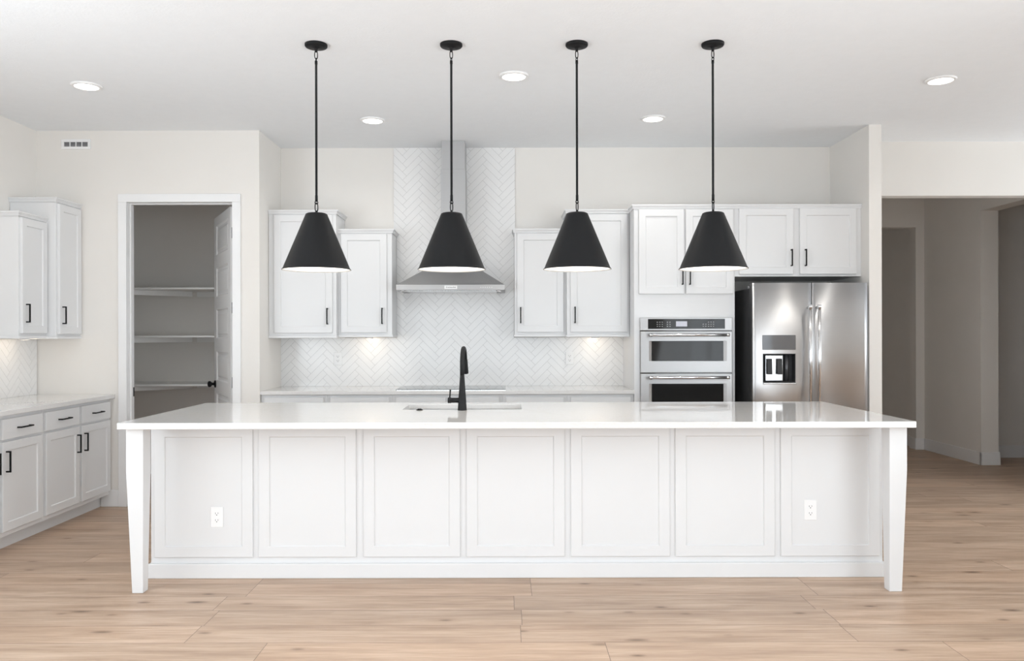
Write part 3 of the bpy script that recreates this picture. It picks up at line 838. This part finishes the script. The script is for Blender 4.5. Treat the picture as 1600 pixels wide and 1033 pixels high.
# ------------------------------------------------------------------ pendants
def make_pendant(x, y, label):
    t = thing('pendant_lamp', label, 'pendant lamp', (x, y, CEIL), 'black cone pendants over the island')
    bm = bmesh.new(); lathe(bm, [(0.064, 0.0), (0.064, -0.010), (0.060, -0.016), (0.040, -0.020), (0.012, -0.023), (0.008, -0.03), (0.008, -0.044), (0.0, -0.044)][::-1], x, y, CEIL, 40, cap0=False)
    obj('ceiling_canopy', bm, 'black', t)
    bm = bmesh.new(); tube(bm, link_path(x, y, CEIL-0.061, 0.0085, 0.022, 0.5), 0.0026, 8, close=True); obj('chain_link', bm, 'black', t)
    bm = bmesh.new(); tube(bm, link_path(x, y, CEIL-0.089, 0.0095, 0.010, 2.0), 0.0024, 8, close=True); obj('ring', bm, 'black', t)
    bm = bmesh.new(); lathe(bm, [(0.0, 2.150), (0.0078, 2.150), (0.0078, 2.185), (0.0066, 2.187), (0.0066, 2.935), (0.0078, 2.937), (0.0078, 2.955), (0.0, 2.955)], x, y, 0, 18, False, False)
    obj('rod', bm, 'black', t)
    bm = bmesh.new(); tube(bm, link_path(x, y, 2.145, 0.0085, 0.008, 0.4), 0.0024, 8, close=True); obj('ring', bm, 'black', t)
    bm = bmesh.new(); tube(bm, link_path(x, y, 2.118, 0.010, 0.025, 0.9), 0.0030, 8, close=True); obj('chain_link', bm, 'black', t)
    bm = bmesh.new(); lathe(bm, [(0.0, 2.099), (0.006, 2.099), (0.0075, 2.090), (0.010, 2.086), (0.030, 2.085), (0.052, 2.083), (0.060, 2.079), (0.0635, 2.071), (0.1825, 1.782), (0.187, 1.770), (0.194, 1.762), (0.1945, 1.7595),
                                   (0.192, 1.760), (0.185, 1.7685), (0.1810, 1.781), (0.062, 2.070), (0.058, 2.076), (0.0, 2.078)], x, y, 0, 72, False, False)
    sh = obj('shade', bm, 'shade', t)
    bm = bmesh.new(); lathe(bm, [(0.0, 2.0765), (0.0565, 2.0745), (0.0605, 2.0685), (0.1800, 1.7800), (0.1842, 1.7680), (0.1915, 1.7595), (0.1910, 1.7588), (0.1832, 1.7675), (0.1790, 1.7800), (0.0590, 2.068), (0.0, 2.074)], x, y, 0, 72, False, False)
    obj('inner_liner', bm, 'liner', sh)
    bm = bmesh.new(); lathe(bm, [(0.0, 2.073), (0.020, 2.073), (0.020, 2.02), (0.014, 2.012), (0.0, 2.012)], x, y, 0, 24, False, False); so = obj('lamp_socket', bm, 'plastic', t)
    bm = bmesh.new(); lathe(bm, [(0.0, 2.011), (0.013, 2.010), (0.017, 1.995), (0.027, 1.96), (0.0305, 1.94), (0.027, 1.918), (0.016, 1.905), (0.0, 1.902)], x, y, 0, 28, False, False); obj('bulb', bm, 'bulb', so)
    l = bpy.data.lights.new('pendant_glow', 'POINT'); l.energy = 5.0; l.color = (1, 0.95, 0.88); l.shadow_soft_size = 0.03
    lo = bpy.data.objects.new('pendant_glow', l); C.objects.link(lo); lo.parent = t; lo.location = (0, 0, 1.865-CEIL)
    return t
PY = 4.54
pen = make_pendant(-1.084, PY, 'black cone pendant lamp hanging nearest the pantry, in front of the corner wall cabinets')
for x, lb in ((-0.311, 'black cone pendant lamp hanging in front of the range hood'), (0.407, 'black cone pendant lamp hanging before the two cabinets right of the range hood'),
              (1.185, 'black cone pendant lamp hanging in front of the oven tower')):
    dup(pen, (x, PY, CEIL), lb)

# ------------------------------------------------------------------ recessed lights
def make_can(x, y, label):
    t = thing('recessed_light', label, 'ceiling light', (x, y, CEIL), 'round recessed ceiling lights')
    bm = bmesh.new(); lathe(bm, [(0.096, -0.0005), (0.096, -0.004), (0.090, -0.011), (0.076, -0.013), (0.074, -0.008), (0.074, -0.0005)], x, y, CEIL, 48, False, False); obj('trim_ring', bm, 'plastic', t)
    bm = bmesh.new(); lathe(bm, [(0.0735, -0.0006), (0.0735, -0.0085), (0.060, -0.011), (0.03, -0.0125), (0.0, -0.013)], x, y, CEIL, 48, True, False); obj('lens', bm, 'lens', t)
    l = bpy.data.lights.new('can_glow', 'SPOT'); l.energy = 22.0; l.specular_factor = 0.0; l.color = (1, 0.96, 0.90); l.spot_size = math.radians(165); l.spot_blend = 1.0; l.shadow_soft_size = 0.07
    lo = bpy.data.objects.new('can_glow', l); C.objects.link(lo); lo.parent = t; lo.location = (0, 0, -0.03)
    return t
can = make_can(-2.786, 5.274, 'lit round recessed ceiling light above the left counter, near the wall vent')
for x, y, lb in ((0.053, 5.092, 'lit round recessed ceiling light between the second and third pendants'), (-1.029, 6.137, 'lit round recessed ceiling light just left of the hood chimney'),
                 (1.132, 6.101, 'lit round recessed ceiling light between the third and fourth pendants'), (2.848, 5.194, 'lit round recessed ceiling light near the hallway opening')):
    dup(can, (x, y, CEIL), lb)

# under-cabinet lamps
def make_puck(x, y, z, label):
    t = thing('puck_light', label, 'cabinet light', (x, y, z), 'warm puck lights under the wall cabinets')
    bm = bmesh.new(); lathe(bm, [(0.034, -0.0002), (0.034, -0.010), (0.030, -0.012), (0.028, -0.010), (0.028, -0.0002)], x, y, z, 28, False, False); obj('housing', bm, 'plastic', t)
    bm = bmesh.new(); lathe(bm, [(0.0275, -0.0004), (0.0275, -0.0095), (0.0, -0.0105)], x, y, z, 28, True, False); obj('lens', bm, 'puck', t)
    l = bpy.data.lights.new('puck_glow', 'POINT'); l.energy = 0.75; l.color = (1, 0.82, 0.62); l.shadow_soft_size = 0.03
    lo = bpy.data.objects.new('puck_glow', l); C.objects.link(lo); lo.parent = t; lo.location = (0, 0, -0.018)
    return t
pk = make_puck(-1.19, 6.90, ZU+0.006, 'warm lamp under the short wall cabinet left of the hood')
dup(pk, (0.775, 6.90, ZU+0.004), 'warm lamp under the tall wall cabinet beside the oven tower')
dup(pk, (-3.65, 6.02, ZU+0.004), 'warm lamp under the wall cabinets on the left wall')

# ------------------------------------------------------------------ outlets and vent
def make_outlet(x, yf, z, label):
    t = thing('power_outlet', label, 'outlet', (x, yf, z-0.058), 'white duplex power outlets')
    obj('plate', B((x-0.036, x+0.036, yf-0.005, yf-0.0002, z-0.058, z+0.058)), 'plastic', t, bevel=0.003)
    for dz in (-0.0195, 0.0195):
        bm = bmesh.new()
        pts = [(0.017*math.cos(a)*1.0, max(-0.0125, min(0.0125, 0.017*math.sin(a)))) for a in [2*PI*i/24 for i in range(24)]]
        rings(bm, [[(x+u, yf-0.0049, z+dz+v) for u, v in pts], [(x+u, yf-0.0068, z+dz+v) for u, v in pts]])
        r = obj('receptacle', bm, 'plastic', t)
        bm = B((x-0.0085, x-0.0062, yf-0.0071, yf-0.0066, z+dz-0.001, z+dz+0.0075), (x+0.0062, x+0.0085, yf-0.0071, yf-0.0066, z+dz+0.000, z+dz+0.0075))
        tube(bm, [(x, yf-0.0066, z+dz-0.0062), (x, yf-0.0071, z+dz-0.0062)], 0.0028, 12)
        obj('slot', bm, 'slot', r)
    return t
oa = make_outlet(-1.655, 4.5372, 0.348, 'white power outlet on the island panel nearest the pantry side')
dup(oa, (1.735, 4.5372, 0.381-0.058), 'white power outlet on the island panel at the hallway end')
dup(oa, (-1.495, YB-0.009, 1.177-0.058), 'white power outlet in the backsplash left of the cooktop')
dup(oa, (0.563, YB-0.009, 1.177-0.058), 'white power outlet in the backsplash right of the cooktop')

t = thing('air_vent', 'small white air vent grille high on the pantry wall', 'vent', (-3.485, YP, 2.898))
vx0, vx1, vz0, vz1 = -3.604, -3.366, 2.898, 2.981
obj('frame', B((vx0, vx1, YP-0.010, YP-0.0003, vz0, vz0+0.023), (vx0, vx1, YP-0.010, YP-0.0003, vz1-0.023, vz1), (vx0, vx0+0.023, YP-0.010, YP-0.0003, vz0+0.023, vz1-0.023), (vx1-0.023, vx1, YP-0.010, YP-0.0003, vz0+0.023, vz1-0.023)), 'plastic', t, bevel=0.002)
obj('backing', B((vx0+0.023, vx1-0.023, YP-0.002, YP-0.0004, vz0+0.023, vz1-0.023)), 'slot', t)
for i in range(1, 4):
    x = vx0+0.023+(vx1-vx0-0.046)*i/4; obj('divider', B((x-0.003, x+0.003, YP-0.009, YP-0.002, vz0+0.023, vz1-0.023)), 'plastic', t)
for i in range(3):
    z = vz0+0.028+i*0.0125
    bm = bmesh.new(); vs = box(bm, vx0+0.023, vx1-0.023, YP-0.0075, YP-0.0055, z, z+0.007)
    for v in vs[4:]: v.co.y += 0.003
    obj('louver', bm, 'grey_plastic', t)

# ------------------------------------------------------------------ pantry shelves
def make_shelf(z, label):
    t = thing('pantry_shelf', label, 'shelf', (-2.9, 7.95, z), 'white shelves inside the pantry')
    obj('board', B((XL+0.001, -2.123, 7.47, 7.9495, z-0.018, z)), 'shelf', t, bevel=0.001)
    bm = bmesh.new()
    a, b = (-3.55, 7.48), (-3.115, 7.88)
    dx, dy = (b[0]-a[0]), (b[1]-a[1]); ln = math.hypot(dx, dy); nx, ny = -dy/ln*0.018, dx/ln*0.018
    ps = [a, b, (b[0]+nx, b[1]+ny), (a[0]+nx, a[1]+ny)]
    rings(bm, [[(x, y, z-0.066) for x, y in ps], [(x, y, z-0.0182) for x, y in ps]])
    for f in bm.faces: f.smooth = False
    obj('cleat', bm, 'shelf', t)
    obj('back_cleat', B((-3.09, -2.13, 7.931, 7.9495, z-0.066, z-0.0182)), 'shelf', t)
    return t
sh = make_shelf(0.927, 'lowest visible white pantry shelf, level with the door knob')
dup(sh, (-2.9, 7.95, 1.385), 'middle white shelf inside the pantry')
dup(sh, (-2.9, 7.95, 1.838), 'highest white shelf inside the pantry')
